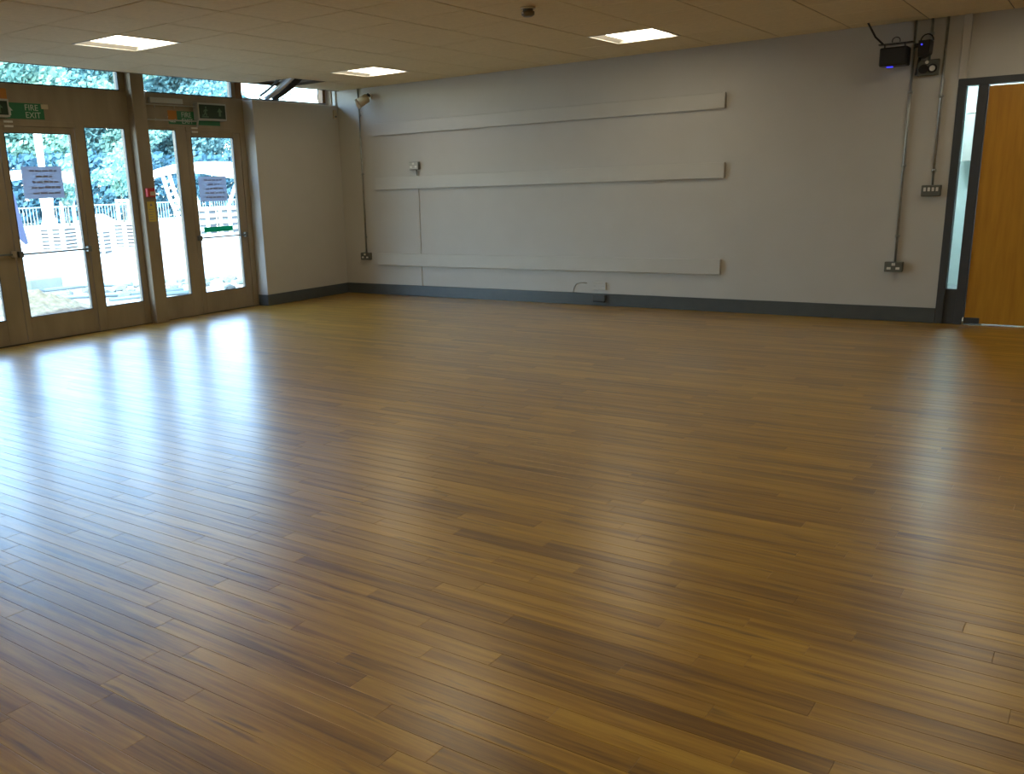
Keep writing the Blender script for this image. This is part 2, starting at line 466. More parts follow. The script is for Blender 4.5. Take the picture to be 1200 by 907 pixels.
# battens on the back wall
for z0, z1, x0, x1, lab in ((1.943, 2.086, 0.57, 4.957, 'topmost'), (1.300, 1.448, 0.58, 4.978, 'middle'), (0.370, 0.520, 0.56, 4.976, 'lowest')):
    o = MB().box(x0, x1, -0.032, 0, z0, z1, bev=0.003).build('wall_batten', M['batten'])
    tag(o, 'long white painted wooden batten on the back wall, %s of the three' % lab, 'wall batten', 'battens on the back wall')

# boxed painted riser to the right of the conduits
struct(MB().box(6.895, 6.955, -0.028, 0, 2.022, H, bev=0.003).build('trim_1', M['wall']))

# --- glazed entrance screens in the left wall ------------------------------
G0, G1 = GX - 0.075, GX           # frame depth
GM = GX - 0.04                    # plane of the glass
def pane(y0, y1, z0, z1, root, x=GM, name='glass_pane'):
    return part(MB().box(x - 0.003, x + 0.003, y0, y1, z0, z1), name, M['glass'], root)
def leaf(name, root_label, y0, y1, z0, z1, gy0, gy1, gz0, gz1, x0=GX - 0.055, x1=GX - 0.005):
    """door leaf made of stiles and rails; returns root"""
    r = bpy.data.objects.new(name, None); COL.objects.link(r); r.location = (GM, (y0 + y1) / 2, 0); struct(r)
    r.empty_display_size = 0.1
    part(MB().box(x0, x1, y0, gy0, z0, z1, bev=0.003), 'stile', M['frame'], r)
    part(MB().box(x0, x1, gy1, y1, z0, z1, bev=0.003), 'stile', M['frame'], r)
    part(MB().box(x0, x1, gy0, gy1, z0, gz0, bev=0.003), 'bottom_rail', M['frame'], r)
    part(MB().box(x0, x1, gy0, gy1, gz1, z1, bev=0.003), 'top_rail', M['frame'], r)
    g = MB(); e = 0.006; xf = x1 - 0.004
    g.box(x1 - 0.012, x1 + 0.001, gy0, gy1, gz0, gz0 + e); g.box(x1 - 0.012, x1 + 0.001, gy0, gy1, gz1 - e, gz1)
    g.box(x1 - 0.012, x1 + 0.001, gy0, gy0 + e, gz0 + e, gz1 - e); g.box(x1 - 0.012, x1 + 0.001, gy1 - e, gy1, gz0 + e, gz1 - e)
    part(g, 'glazing_bead', M['frame_dark'], r)
    pane(gy0, gy1, gz0, gz1, r)
    return r
# positions: far-left sidelight, leaf A, leaf B, sidelight C | post | sidelight D, leaf E
d1 = leaf('door_1', '', -5.209, -4.398, 0.006, 1.9898, -5.12, -4.578, 0.240, 1.933)
d2 = leaf('door_2', '', -4.392, -3.622, 0.006, 1.9898, -4.338, -3.667, 0.240, 1.933)
w2 = leaf('window_1', '', -3.616, -2.992, 0, 2.03, -3.518, -3.060, 0.242, 2.0, x0=GX - 0.06, x1=GX)
w3 = leaf('window_2', '', -2.832, -2.285, 0, 2.03, -2.826, -2.421, 0.246, 2.002, x0=GX - 0.06, x1=GX)
d3 = leaf('door_3', '', -2.278, -1.52, 0.006, 1.9898, -2.219, -1.622, 0.238, 1.936)
# fixed frame: header band, clerestory bars, post, jambs, threshold
b = MB()
b.box(G0, G1 + 0.004, -5.33, -2.99, 2.03, 2.362, bev=0.003)
b.box(G0, G1 + 0.004, -2.832, -1.436, 2.03, 2.366, bev=0.003)
b.box(G0, G1 + 0.012, -5.22, -3.6, 1.99, 2.04, bev=0.003)
b.box(G0, G1 + 0.012, -2.29, -1.5, 1.99, 2.04, bev=0.003)
b.box(G0, G1, -1.517, -1.436, 0, 2.366, bev=0.003)
b.box(G0, G1, -1.585, -1.53, 2.366, 2.62, bev=0.003)
b.box(G0, G1, -3.066, -2.992, 2.36, 2.62, bev=0.003)
b.box(G0, G1, -5.45, -5.215, 0, 2.61, bev=0.003)
b.box(G0 - 0.03, G1, -5.4, -1.44, 2.585, 2.62)
struct(b.build('trim_2', M['frame']))
b = MB().box(G0, -0.066, -2.992, -2.832, 0, 2.62, bev=0.004)
struct(b.build('trim_3', M['frame']))
struct(box(G0 - 0.02, G1 + 0.012, -5.3, -1.45, -0.02, 0.005).build('trim_4', M['frame_dark']))
struct(box(G0, G1 + 0.003, -1.53, -1.436, 2.366, 2.62).build('trim_5', M['wood_edge']))
# clerestory panes
for n, (y0, y1, z0) in enumerate(((-5.215, -3.066, 2.362), (-2.832, -1.585, 2.366)), 3):
    r = bpy.data.objects.new('window_%d' % n, None); COL.objects.link(r); r.location = (GM, (y0 + y1) / 2, z0); struct(r)
    pane(y0, y1, z0, 2.60, r)
    g = MB(); g.box(GX - 0.03, GX + 0.002, y0, y1, z0, z0 + 0.010); g.box(GX - 0.03, GX + 0.002, y1 - 0.008, y1, z0, 2.60); g.box(GX - 0.03, GX + 0.002, y0, y0 + 0.008, z0, 2.60)
    part(g, 'glazing_bead', M['frame_dark'], r)
# window strip over the partition
r = bpy.data.objects.new('window_5', None); COL.objects.link(r); r.location = (GM, -0.7, 2.36); struct(r)
pane(-1.436, -0.09, 2.36, 2.585, r)
g = MB(); g.box(G0, G1 - 0.01, -1.436, -0.01, 2.36, 2.385); g.box(G0, G1 - 0.01, -1.436, -0.01, 2.575, 2.61)
part(g, 'window_frame', M['grey'], r)
g = MB(); g.box(G0, GX + 0.01, -0.105, -0.052, 2.385, 2.60); part(g, 'side_post', M['wood_edge'], r)
g = MB(); g.box(GX - 0.05, -0.075, -0.035, -0.002, 2.345, 2.76); part(g, 'pine_lining', M['pine'], r)
g = MB(); g.box(-0.072, -0.018, -0.020, -0.0, 2.345, 2.76); part(g, 'white_lining', M['white'], r)
# slim opening stay leaning in that window
g = MB().tube([(GX - 0.02, -0.115, 2.66), (GX + 0.01, -0.21, 2.40)], 0.007); part(g, 'stay', M['grey'], r)

# --- door set on the right of the back wall --------------------------------
b = MB()
yb0, yb1 = -0.012, 0.10
b.box(DW[0], 6.957, yb0, yb1, 0, 1.966, bev=0.003)
b.box(7.043, 7.116, yb0, yb1, 0, 1.966, bev=0.003)
b.box(DW[0], DW[1], yb0, yb1, 1.966, DW[2], bev=0.003)
b.box(7.99, DW[1], yb0, yb1, 0, 1.966, bev=0.003)
b.box(6.957, 7.043, 0.005, 0.06, 0, 0.288, bev=0.002)
b.box(6.957, 7.043, 0.005, 0.06, 0.288, 0.300)
fr = struct(b.build('trim_6', M['frame_grey']))
r = bpy.data.objects.new('window_6', None); COL.objects.link(r); r.location = (7.0, 0.04, 0.3); struct(r)
part(MB().box(6.957, 7.043, 0.037, 0.043, 0.30, 1.966), 'glass_pane', M['glass'], r)
r = bpy.data.objects.new('door_4', None); COL.objects.link(r); r.location = (7.55, 0.03, 0); struct(r)
part(MB().box(7.121, 7.985, 0.004, 0.048, 0.012, 1.951, bev=0.002), 'door_leaf', M['oak'], r)
p = part(MB().box(7.123, 7.235, -0.004, 0.004, 0.012, 0.062, bev=0.001), 'pivot_shoe', M['frame_grey'], r)
sub(MB().tube([(7.113, -0.018, 0.0), (7.113, -0.018, 0.065)], 0.0055), 'pivot_pin', M['chrome'], p)
p = part(MB().tube([(7.90, -0.035, 0.95), (7.90, -0.035, 1.25)], 0.010), 'pull_handle', M['chrome'], r)
sub(MB().tube([(7.90, -0.035, 0.96), (7.90, 0.006, 0.96)], 0.007).tube([(7.90, -0.035, 1.24), (7.90, 0.006, 1.24)], 0.007), 'handle_mount', M['chrome'], p)
struct(MB().box(7.25, DW[1], -0.03, 0.10, 0.0005, 0.006, bev=0.001).build('trim_7', M['chrome']))

# lobby behind that door
b = MB()
b.box(5.7, 5.8, 0.15, 3.2, -0.1, TOP); b.box(9.0, 9.1, 0.15, 3.2, -0.1, TOP); b.box(5.8, 9.0, 3.1, 3.2, -0.1, TOP)
struct(b.build('wall_lobby', mat('pale_mint_paint', (0.60, 0.70, 0.69), 0.5)))
struct(box(5.7, 9.1, 0.15, 3.2, -0.12, 0).build('floor_lobby', mat('lobby_vinyl', (0.25, 0.28, 0.30), 0.35)))
struct(box(5.7, 9.1, 0.15, 3.2, 2.45, 2.5).build('ceiling_lobby', M['tile']))
r = thing('lobby_fill_light', 'unseen cool white light added to brighten the lobby behind the oak door', 'ceiling light', (6.7, 2.2, 2.45))  # unseen lamp, added so the narrow glass strip looks bright
part(MB().box(6.4, 7.0, 1.9, 2.5, 2.435, 2.45), 'frame', M['refl'], r)
part(MB().box(6.43, 6.97, 1.93, 2.47, 2.425, 2.435), 'diffuser', emit_mat('cool_diffuser', (0.84, 0.97, 1.0), 60.0), r)
r = thing('wall_cabinet', 'small grey wall cabinet seen through the narrow glass strip beside the oak door', 'cabinet', (6.72, 2.98, 1.38))
part(MB().box(6.615, 7.0, 2.90, 3.10, 1.38, 2.06, bev=0.004), 'cabinet_body', M['grey'], r)
part(MB().box(6.618, 6.99, 2.885, 2.90, 1.89, 1.925, bev=0.002), 'cabinet_ledge', M['white'], r)

# ------------------------------------------------------------------ ceiling lights
M['lit'] = emit_mat('lit_diffuser', (1.0, 0.87, 0.63), LAMP_STRENGTH)
def lamp(x, y, label, group):
    r = thing('ceiling_light', label, 'ceiling light', (x, y, H), group)
    b = MB(); a, t = 0.298, 0.014
    b.box(x - a, x + a, y - a, y - a + t, H - 0.004, H + 0.03); b.box(x - a, x + a, y + a - t, y + a, H - 0.004, H + 0.03)
    b.box(x - a, x - a + t, y - a + t, y + a - t, H - 0.004, H + 0.03); b.box(x + a - t, x + a, y - a + t, y + a - t, H - 0.004, H + 0.03)
    b.box(x - a, x + a, y - a, y + a, H + 0.07, H + 0.075)
    part(b, 'frame', M['refl'], r)
    for s in (-1, 1):
        part(MB().prism([(x + s * 0.284, H + 0.0), (x + s * 0.284, H + 0.006), (x + s * 0.222, H + 0.040), (x + s * 0.222, H + 0.030)], 'y', y - 0.284, y + 0.284), 'side_wing', M['refl'], r)
    pts = []
    for i in range(9):
        u = -1 + 2 * i / 8
        pts.append((x + u * 0.225, H + 0.002 + 0.022 * u * u))
    part(MB().prism(pts + [(x + 0.225, H + 0.045), (x - 0.225, H + 0.045)], 'y', y - 0.280, y + 0.280), 'diffuser', M['lit'], r)
    return r
vis = {(0, 0): 'lit square ceiling light panel nearest the wall corner and the missing tile', (0, 1): 'lit square ceiling light panel at left, before the glazed double doors',
       (1, 0): 'lit square ceiling light panel over the middle of the back wall'}
for i, x in enumerate(LX):
    for jn, y in enumerate(LY):
        if (i, jn) in SKIP: continue
        if (i, jn) in vis: lamp(x, y, vis[(i, jn)], 'square light panels in the ceiling')
        else: lamp(x, y, 'lit square ceiling light panel outside the picture, %s row, %s from the glazed wall' % (('first', 'second', 'third', 'fourth')[jn], ('first', 'second', 'third')[i]), 'square light panels out of view')

# ------------------------------------------------------------------ fittings on the back wall
def conduit(x, z0, z1, label, clips, y=-0.016, rad=0.010):
    r = thing('conduit', label, 'conduit', (x, y, z0), 'galvanised conduits on the back wall')
    part(MB().tube([(x, y, z0), (x, y, z1)], rad), 'pipe', M['steel'], r)
    for z in clips:
        b = MB().tube([(x, y, z - 0.012), (x, y, z + 0.012)], rad + 0.004)
        b.box(x - 0.022, x + 0.022, -0.006, -0.001, z - 0.010, z + 0.010)
        part(b, 'saddle_clip', M['steel'], r)
    return r
conduit(0.362, 0.52, H, 'galvanised vertical conduit by the left corner of the back wall', (0.72, 1.5, 2.2))
conduit(6.542, 0.52, H, 'long galvanised conduit dropping past the black spotlight to the low socket', (0.75, 1.35, 1.95))
conduit(6.665, 2.19, H, 'short galvanised conduit dropping to the round twin outlet by the black spotlight', (2.4,))
conduit(6.778, 1.175, H, 'galvanised conduit beside the door running down to the switch box', (1.3, 1.9))

def socket(x0, x1, z0, z1, label, kind):
    xc, zc = (x0 + x1) / 2, (z0 + z1) / 2
    r = thing('wall_socket' if kind != 'switch' else 'light_switch', label, 'socket' if kind != 'switch' else 'switch', (xc, -0.02, z0))
    part(MB().box(x0, x1, -0.045, 0, z0, z1, bev=0.004), 'back_box', M['box'], r)
    pl = part(MB().box(x0 + 0.004, x1 - 0.004, -0.050, -0.045, z0 + 0.004, z1 - 0.004, bev=0.0015), 'face_plate', M['grey'] if kind == 'tiny' else M['box'], r)
    if kind == 'switch':
        n = 4
        for i in range(n):
            xx = x0 + 0.028 + i * (x1 - x0 - 0.056) / (n - 1)
            part(MB().box(xx - 0.009, xx + 0.009, -0.058, -0.050, zc - 0.004, zc + 0.028, bev=0.002), 'rocker', M['white'], r)
    elif kind == 'round':
        for xx, m1 in ((x0 + 0.048, M['black']), (x1 - 0.045, M['black'])):
            part(MB().tube([(xx, -0.050, zc - 0.01), (xx, -0.066, zc - 0.01)], 0.036, seg=16), 'outlet_ring', m1, r)
        part(MB().tube([(x1 - 0.045, -0.066, zc - 0.01), (x1 - 0.045, -0.071, zc - 0.01)], 0.022, seg=14), 'outlet_cover', M['white'], r)
        part(MB().tube([(xc - 0.01, -0.050, z1 - 0.02), (xc - 0.01, -0.060, z1 - 0.02)], 0.014, seg=12), 'lock_cap', M['white'], r)
    else:
        part(MB().box(xc - 0.014, xc + 0.014, -0.058, -0.050, z1 - 0.032, z1 - 0.010, bev=0.002), 'rocker', M['white'], r)
        for s in (-1, 1):
            part(MB().box(xc + s * 0.036 - 0.016, xc + s * 0.036 + 0.016, -0.053, -0.050, zc - 0.022, zc - 0.002, bev=0.001), 'outlet', M['white'], r)
    return r
socket(0.285, 0.440, 0.435, 0.525, 'grey metalclad double socket low by the left corner', 'sock')
socket(6.462, 6.612, 0.440, 0.528, 'grey metalclad double socket low on the wall near the door', 'sock')
socket(6.700, 6.850, 1.088, 1.180, 'grey metalclad four rocker switch box beside the door frame', 'switch')
socket(6.585, 6.745, 2.070, 2.195, 'grey box with two round outlets under the black spotlight', 'round')
r = socket(1.135, 1.275, 1.520, 1.612, 'small grey double socket above the middle batten', 'tiny')
part(MB().tube([(1.235, -0.030, 1.53), (1.236, -0.03, 1.49), (1.238, -0.026, 1.452)], 0.006), 'cable_tail', M['blackmatt'], r)
o = MB().box(1.226, 1.240, -0.010, 0, sk, 1.52, bev=0.002).build('cable_cover', M['batten'])
tag(o, 'thin painted cable cover running down behind the battens to the skirting', 'cable cover')

# low fittings above the skirting
o = MB().tube([(3.335, -0.006, 0.133), (3.345, -0.006, 0.19), (3.375, -0.006, 0.232), (3.44, -0.006, 0.245), (3.50, -0.006, 0.24)], 0.005, seg=8).build('loose_cable', M['grey'])
tag(o, 'short loose grey cable curling out above the skirting', 'cable')
r = thing('blank_plate', 'white double blanking plate just above the skirting', 'wall plate', (3.66, -0.01, 0.17))
part(MB().box(3.580, 3.735, -0.018, 0, 0.170, 0.252, bev=0.003), 'plate', M['batten'], r)
for xx in (3.59, 3.69): part(MB().box(xx, xx + 0.03, -0.020, -0.018, 0.207, 0.217), 'screw_cover', M['grey'], r)
r = thing('skirting_outlet', 'dark outlet box fixed on the grey skirting below the blanking plate', 'outlet', (3.66, -0.015, 0.04))
part(MB().box(3.592, 3.738, -0.055, -0.015, 0.055, 0.118, bev=0.004), 'box_body', M['skirt'], r)
part(MB().box(3.60, 3.73, -0.050, -0.016, 0.040, 0.055, bev=0.001), 'cable_slot', M['black'], r)

# corner detector (tan cylinder on a bracket) and small corner box
r = thing('corner_camera', 'tan cylindrical camera on a wall bracket at the top of the conduit', 'camera', (0.50, -0.03, 2.38))
part(MB().tube([(0.545, -0.002, 2.415), (0.545, -0.012, 2.415)], 0.032, M['cream'], seg=16), 'wall_mount', None, r)
part(MB().tube([(0.545, -0.01, 2.415), (0.56, -0.06, 2.43), (0.545, -0.09, 2.40)], 0.016, M['black']), 'bracket_arm', None, r)
part(MB().tube([(0.575, -0.075, 2.395), (0.565, -0.08, 2.390), (0.475, -0.145, 2.330)], [0.034, 0.055, 0.055], M['cream'], seg=18), 'camera_body', None, r)
part(MB().tube([(0.477, -0.143, 2.331), (0.450, -0.163, 2.314)], [0.058, 0.060], M['white'], seg=18), 'lens_hood', None, r)
r = thing('contact_box', 'tiny cream plastic box at the top corner of the partition', 'sensor', (0.01, -0.07, 2.175))
part(MB().box(0, 0.022, -0.10, -0.045, 2.185, 2.29, bev=0.004), 'case', M['cream'], r)
part(MB().box(0.022, 0.025, -0.09, -0.055, 2.20, 2.22, bev=0.001), 'lens', M['box'], r)

# black spotlight with power box
r = thing('black_spotlight', 'black rectangular spotlight on a bracket high on the wall, blue glow below', 'spotlight', (6.43, -0.2, 2.2))
part(MB().box(6.325, 6.535, -0.26, -0.10, 2.155, 2.300, bev=0.008), 'lamp_head', M['black'], r)
part(MB().box(6.335, 6.525, -0.275, -0.26, 2.165, 2.290, bev=0.003), 'lamp_bezel', M['blackmatt'], r)
part(MB().box(6.300, 6.56, -0.20, -0.12, 2.330, 2.338).box(6.3445, 6.352, -0.20, -0.17, 2.30, 2.33).box(6.50, 6.507, -0.20, -0.17, 2.30, 2.33), 'yoke', M['black'], r)
part(MB().tube([(6.335, -0.185, 2.334), (6.27, -0.19, 2.40), (6.205, -0.20, 2.52)], 0.008), 'hanger_rod', M['blackmatt'], r)
b = MB(); b.tube([(6.43 + 0.03 * math.cos(a), -0.18, 2.355 + 0.028 * math.sin(a)) for a in [i * PI / 8 for i in range(-1, 10)]], 0.004, seg=8)
part(b, 'cable_loop', M['blackmatt'], r)
part(MB().box(6.375, 6.42, -0.20, -0.16, 2.148, 2.156), 'blue_lens', M['blueled'], r)
r = thing('power_box', 'black power box with a blue indicator between the spotlight and conduit', 'power supply', (6.62, -0.1, 2.2))
part(MB().prism([(6.602, 2.255), (6.602, 2.335), (6.69, 2.335), (6.685, 2.235), (6.63, 2.205), (6.604, 2.21)], 'y', -0.20, -0.04), 'case', M['black'], r)
part(MB().box(6.563, 6.604, -0.16, -0.12, 2.29, 2.32, bev=0.003), 'link_arm', M['black'], r)
part(MB().tube([(6.628, -0.201, 2.302), (6.628, -0.204, 2.302)], 0.007, seg=10), 'indicator', M['blueled'], r)
part(MB().tube([(6.60 + 0.048 * (1 + math.cos(a)) , -0.10, 2.335 + 0.055 * math.sin(a)) for a in [i * PI / 8 for i in range(0, 9)]], 0.005, seg=8), 'cable_loop', M['blackmatt'], r)
part(MB().tube([(6.60, -0.06, 2.22), (6.585, -0.03, 2.16), (6.575, -0.022, 2.08)], 0.012, seg=8), 'cable_drop', M['blackmatt'], r)

# detector on the ceiling
r = thing('smoke_detector', 'small brown-grey dome detector on the ceiling tiles at top centre', 'detector', (4.57, -3.0, H))
part(MB().tube([(4.57, -3.0, H), (4.57, -3.0, H - 0.012)], 0.052, seg=20), 'base', M['cream'], r)
part(MB().tube([(4.57, -3.0, H - 0.012), (4.57, -3.0, H - 0.030)], 0.036, seg=20), 'neck', M['box'], r)
part(MB().tube([(4.57, -3.0, H - 0.030), (4.57, -3.0, H - 0.050), (4.57, -3.0, H - 0.062)], [0.046, 0.046, 0.030], seg=20), 'chamber', mat('smoked_plastic', (0.17, 0.14, 0.09), 0.35), r)
part(MB().tube([(4.555, -3.045, H - 0.040), (4.555, -3.050, H - 0.040)], 0.006, seg=8), 'indicator', M['white'], r)

# ducts and cables hanging from the missing tile
r = thing('hanging_duct', 'silver flexible duct and dark hoses hanging out of the missing ceiling tile', 'duct', (0.2, -1.2, 2.4))
def fl_tube(p, q, rad, m, name):
    p, q = Vector(p), Vector(q); n = 22
    pts, rs = [], []
    for i in range(n + 1):
        u = i / n; c = p.lerp(q, u); c.z -= 0.02 * math.sin(PI * u)
        pts.append(c); rs.append(rad * (1 + 0.07 * (i % 2)))
    return part(MB().tube(pts, rs, m, seg=14), name, None, r)
fl_tube((0.47, -1.20, 2.60), (-0.05, -1.165, 2.39), 0.036, M['silver'], 'foil_duct')
fl_tube((0.45, -1.03, 2.625), (-0.05, -1.05, 2.395), 0.042, M['blackmatt'], 'rubber_hose')
fl_tube((0.45, -1.34, 2.60), (-0.05, -1.26, 2.402), 0.014, M['hose'], 'thin_hose')
part(MB().tube([(0.02, -0.76, 2.64), (-0.01, -0.737, 2.55), (-0.02, -0.757, 2.485), (-0.02, -0.80, 2.435), (-0.02, -0.88, 2.395), (-0.02, -1.06, 2.36), (-0.02, -1.25, 2.358), (-0.02, -1.33, 2.378), (-0.02, -1.40, 2.40)], 0.0065, M['blackmatt'], seg=8), 'looped_cable', None, r)

# ------------------------------------------------------------------ signs and door furniture on the screens
HX = GX + 0.004                                   # face of the header band
def man(b, x, y, z, s, m):
    """running man and doorway in the plane facing +x, s = height"""
    def P(pts): return [(y + u * s, z + v * s) for u, v in pts]
    b.prism(P([(0.30, 0.86), (0.36, 0.94), (0.44, 0.94), (0.50, 0.86), (0.44, 0.78), (0.36, 0.78)]), 'x', x, x + 0.0008, m)
    b.prism(P([(0.22, 0.42), (0.34, 0.74), (0.48, 0.74), (0.40, 0.40)]), 'x', x, x + 0.0008, m)
    b.prism(P([(0.46, 0.72), (0.62, 0.58), (0.58, 0.52), (0.42, 0.62)]), 'x', x, x + 0.0008, m)
    b.prism(P([(0.32, 0.70), (0.14, 0.62), (0.10, 0.46), (0.18, 0.44), (0.22, 0.56), (0.34, 0.60)]), 'x', x, x + 0.0008, m)
    b.prism(P([(0.32, 0.42), (0.50, 0.28), (0.44, 0.06), (0.36, 0.08), (0.38, 0.24), (0.24, 0.36)]), 'x', x, x + 0.0008, m)
    b.prism(P([(0.24, 0.42), (0.12, 0.22), (-0.06, 0.22), (-0.06, 0.14), (0.16, 0.12), (0.34, 0.36)]), 'x', x, x + 0.0008, m)
    return b
def arrow(b, x, y, z, s, m):
    b.prism([(y - 0.5 * s, z), (y, z + 0.6 * s), (y + 0.5 * s, z)], 'x', x, x + 0.0008, m)
    b.prism([(y - 0.2 * s, z - 0.6 * s), (y - 0.2 * s, z), (y + 0.2 * s, z), (y + 0.2 * s, z - 0.6 * s)], 'x', x, x + 0.0008, m)
    return b
def exit_sign(y0, y1, z0, z1, label, ty):
    r = thing('fire_exit_sign', label, 'sign', (HX, (y0 + y1) / 2, z0), 'green fire exit signs')
    p = part(MB().box(HX, HX + 0.003, y0, y1, z0, z1), 'sign_plate', M['green'], r)
    b = MB(); hgt = z1 - z0
    b.box(HX + 0.003, HX + 0.0036, y0 + 0.02, y0 + 0.09, z0 + 0.02, z1 - 0.02, M['signwhite'])
    sub(arrow(MB(), HX + 0.0032, ty - 0.15, z0 + hgt * 0.5, 0.07, M['signwhite']), 'arrow', None, p)
    man(b, HX + 0.0037, y0 + 0.025, z0 + 0.02, 0.09, M['green'])
    sub(b, 'pictogram', None, p)['kind'] = 'stuff'
    text_part('FIRE', 0.075, 'lettering', M['signwhite'], r, facing_x(HX + 0.0035, ty, z0 + hgt * 0.55), par=p)
    text_part('EXIT', 0.075, 'lettering', M['signwhite'], r, facing_x(HX + 0.0035, ty, z0 + hgt * 0.08), par=p)
    return r
exit_sign(-4.62, -3.92, 2.055, 2.196, 'green FIRE EXIT sign above the left double doors', -4.11)
exit_sign(-2.50, -1.80, 2.060, 2.197, 'green FIRE EXIT sign behind the exit light box', -2.33)
for y0, y1, z0, z1, lab in ((-4.62, -4.265, 2.20, 2.315, 'orange card above the left FIRE EXIT sign'), (-2.505, -2.39, 2.105, 2.20, 'orange square card beside the exit light box')):
    o = MB().box(HX + 0.003, HX + 0.006, y0, y1, z0, z1, bev=0.0008).build('orange_card', M['orange']); tag(o, lab, 'notice')
o = MB().box(HX + 0.003, HX + 0.010, -3.945, -3.875, 2.150, 2.192, bev=0.001).build('cream_label', M['cream']); tag(o, 'small cream label at the end of the left FIRE EXIT sign', 'label')

def light_box(y0, y1, z0, z1, label, front=True):
    x0, x1 = HX + 0.006, HX + 0.085
    r = thing('exit_light_box', label, 'exit light', (x0, (y0 + y1) / 2, z0), 'exit light boxes above the doors')
    part(MB().box(x0, x1, y0, y1, z0, z1, bev=0.004), 'housing', M['grey'], r)
    fp = part(MB().box(x1, x1 + 0.003, y0 + 0.018, y1 - 0.018, z0 + 0.018, z1 - 0.018), 'panel', M['greendark'], r)
    b = MB(); h = (z1 - z0)
    man(b, x1 + 0.0032, y0 + 0.06, z0 + 0.03, h - 0.06, M['signdim'])
    b.box(x1 + 0.0032, x1 + 0.0038, y0 + 0.045, y0 + 0.14, z0 + 0.03, z0 + 0.04, M['signdim'])
    sub(arrow(MB(), x1 + 0.0032, y1 - 0.10, (z0 + z1) / 2, 0.075, M['signdim']), 'arrow', None, fp)
    sub(b, 'pictogram', None, fp)['kind'] = 'stuff'
    part(MB().tube([(x0 + 0.04, y0 + 0.02, z0), (x0 + 0.04, y0 - 0.0, z0 - 0.07)], 0.010), 'bracket', M['grey'], r)
    return r
# the box hangs a little in front of the header; depth .08 shifts it, so the edges are given on its front face
light_box(-2.165, -1.765, 2.108, 2.288, 'dark green exit light box with a grey case above the right door')
light_box(-4.76, -4.30, 2.060, 2.215, 'exit light box cut by the left picture edge above the left doors')

# wire guard rails beside the right exit box and grey door closer
r = thing('guard_rails', 'two thin grey guard rails left of the right exit light box', 'guard rail', (HX + 0.05, -2.5, 2.1))
for z in (2.245, 2.095):
    part(MB().tube([(HX + 0.05, -2.815, z), (HX + 0.05, -2.17, z)], 0.007, seg=8), 'rail', M['grey'], r)
for y in (-2.70, -2.45):
    part(MB().tube([(HX + 0.05, y, 2.245), (HX + 0.05, y, 2.215)], 0.006, seg=8), 'hook', M['grey'], r)
    part(MB().tube([(HX + 0.05, y, 2.110), (HX + 0.05, y, 2.085)], 0.006, seg=8), 'hook', M['grey'], r)
o = MB().box(HX, HX + 0.045, -2.74, -2.32, 2.262, 2.318, bev=0.005).build('door_closer', M['grey']); tag(o, 'grey slim door closer case above the guard rails', 'door closer')
for y0, lab in ((-4.335, 'pair of cream hinge plates at the top of the left double doors'), (-2.222, 'pair of cream hinge plates over the right door')):
    r = thing('hinge_plates', lab, 'hinge', (HX + 0.01, y0 + 0.05, 1.99))
    for z in (1.978, 2.018):
        part(MB().box(GX + 0.012, GX + 0.024, y0, y0 + 0.085, z, z + 0.017, bev=0.001), 'plate', M['white'], r)

# call point and notice on the post
PXF = -0.066
r = thing('break_glass_point', 'red break glass call point on the post between the screens', 'call point', (PXF, -2.88, 1.31))
part(MB().box(PXF, PXF + 0.045, -2.965, -2.865, 1.315, 1.405, bev=0.006), 'case', M['red'], r)
part(MB().box(PXF + 0.045, PXF + 0.048, -2.935, -2.880, 1.33, 1.37, bev=0.001), 'window', M['cream'], r)
r = thing('yellow_notice', 'yellow notice below the red call point', 'notice', (PXF, -2.90, 1.06))
p = part(MB().box(PXF, PXF + 0.002, -2.955, -2.862, 1.065, 1.270), 'sheet', M['yellow'], r)
b = MB().prism([(-2.925, 1.225), (-2.908, 1.255), (-2.891, 1.225)], 'x', PXF + 0.002, PXF + 0.003)
for k in range(5): b.box(PXF + 0.002, PXF + 0.003, -2.94 + 0.004 * (k % 2), -2.88 - 0.008 * (k % 3), 1.085 + k * 0.026, 1.090 + k * 0.026)
sub(b, 'print', M['ink'], p)['kind'] = 'stuff'

# paper notices stuck on the panes
def notice(y0, y1, z0, z1, label, skew):
    xg = GM + 0.0045
    r = thing('paper_notice', label, 'notice', (xg, (y0 + y1) / 2, z0), 'paper notices taped inside the door glass')
    p = part(MB().prism([(y0, z0), (y1, z0 + skew), (y1 - skew, z1), (y0, z1)], 'x', xg, xg + 0.0008), 'sheet', M['paper'], r)
    rr = random.Random(int(abs(y0) * 1000)); b = MB(); hh = (z1 - z0); ww = y1 - y0
    for k, (a, e) in enumerate(((0.20, 0.88), (0.34, 0.74), (0.24, 0.88), (0.20, 0.92), (0.22, 0.90))):
        z = z1 - hh * (0.13 + 0.175 * k); u = y0 + ww * a
        while u < y0 + ww * e:
            wd = rr.uniform(0.028, 0.07)
            b.box(xg + 0.0008, xg + 0.0012, u, min(u + wd, y0 + ww * e), z - 0.011, z + rr.uniform(0.002, 0.010)); u += wd + 0.014
    sub(b, 'print', M['paperink'], p)['kind'] = 'stuff'
    return r
notice(-4.208, -3.795, 1.340, 1.634, 'pale paper notice taped inside the left double door glass', 0.0)
notice(-2.150, -1.755, 1.243, 1.515, 'pale blue paper notice taped inside the right door glass', 0.0)
r = thing('green_sticker', 'green push sign strip on the right door glass above the bar', 'sign', (GM, -1.92, 0.9))
p = part(MB().box(GM + 0.004, GM + 0.007, -2.135, -1.715, 0.905, 0.962), 'strip', M['greenvivid'], r)

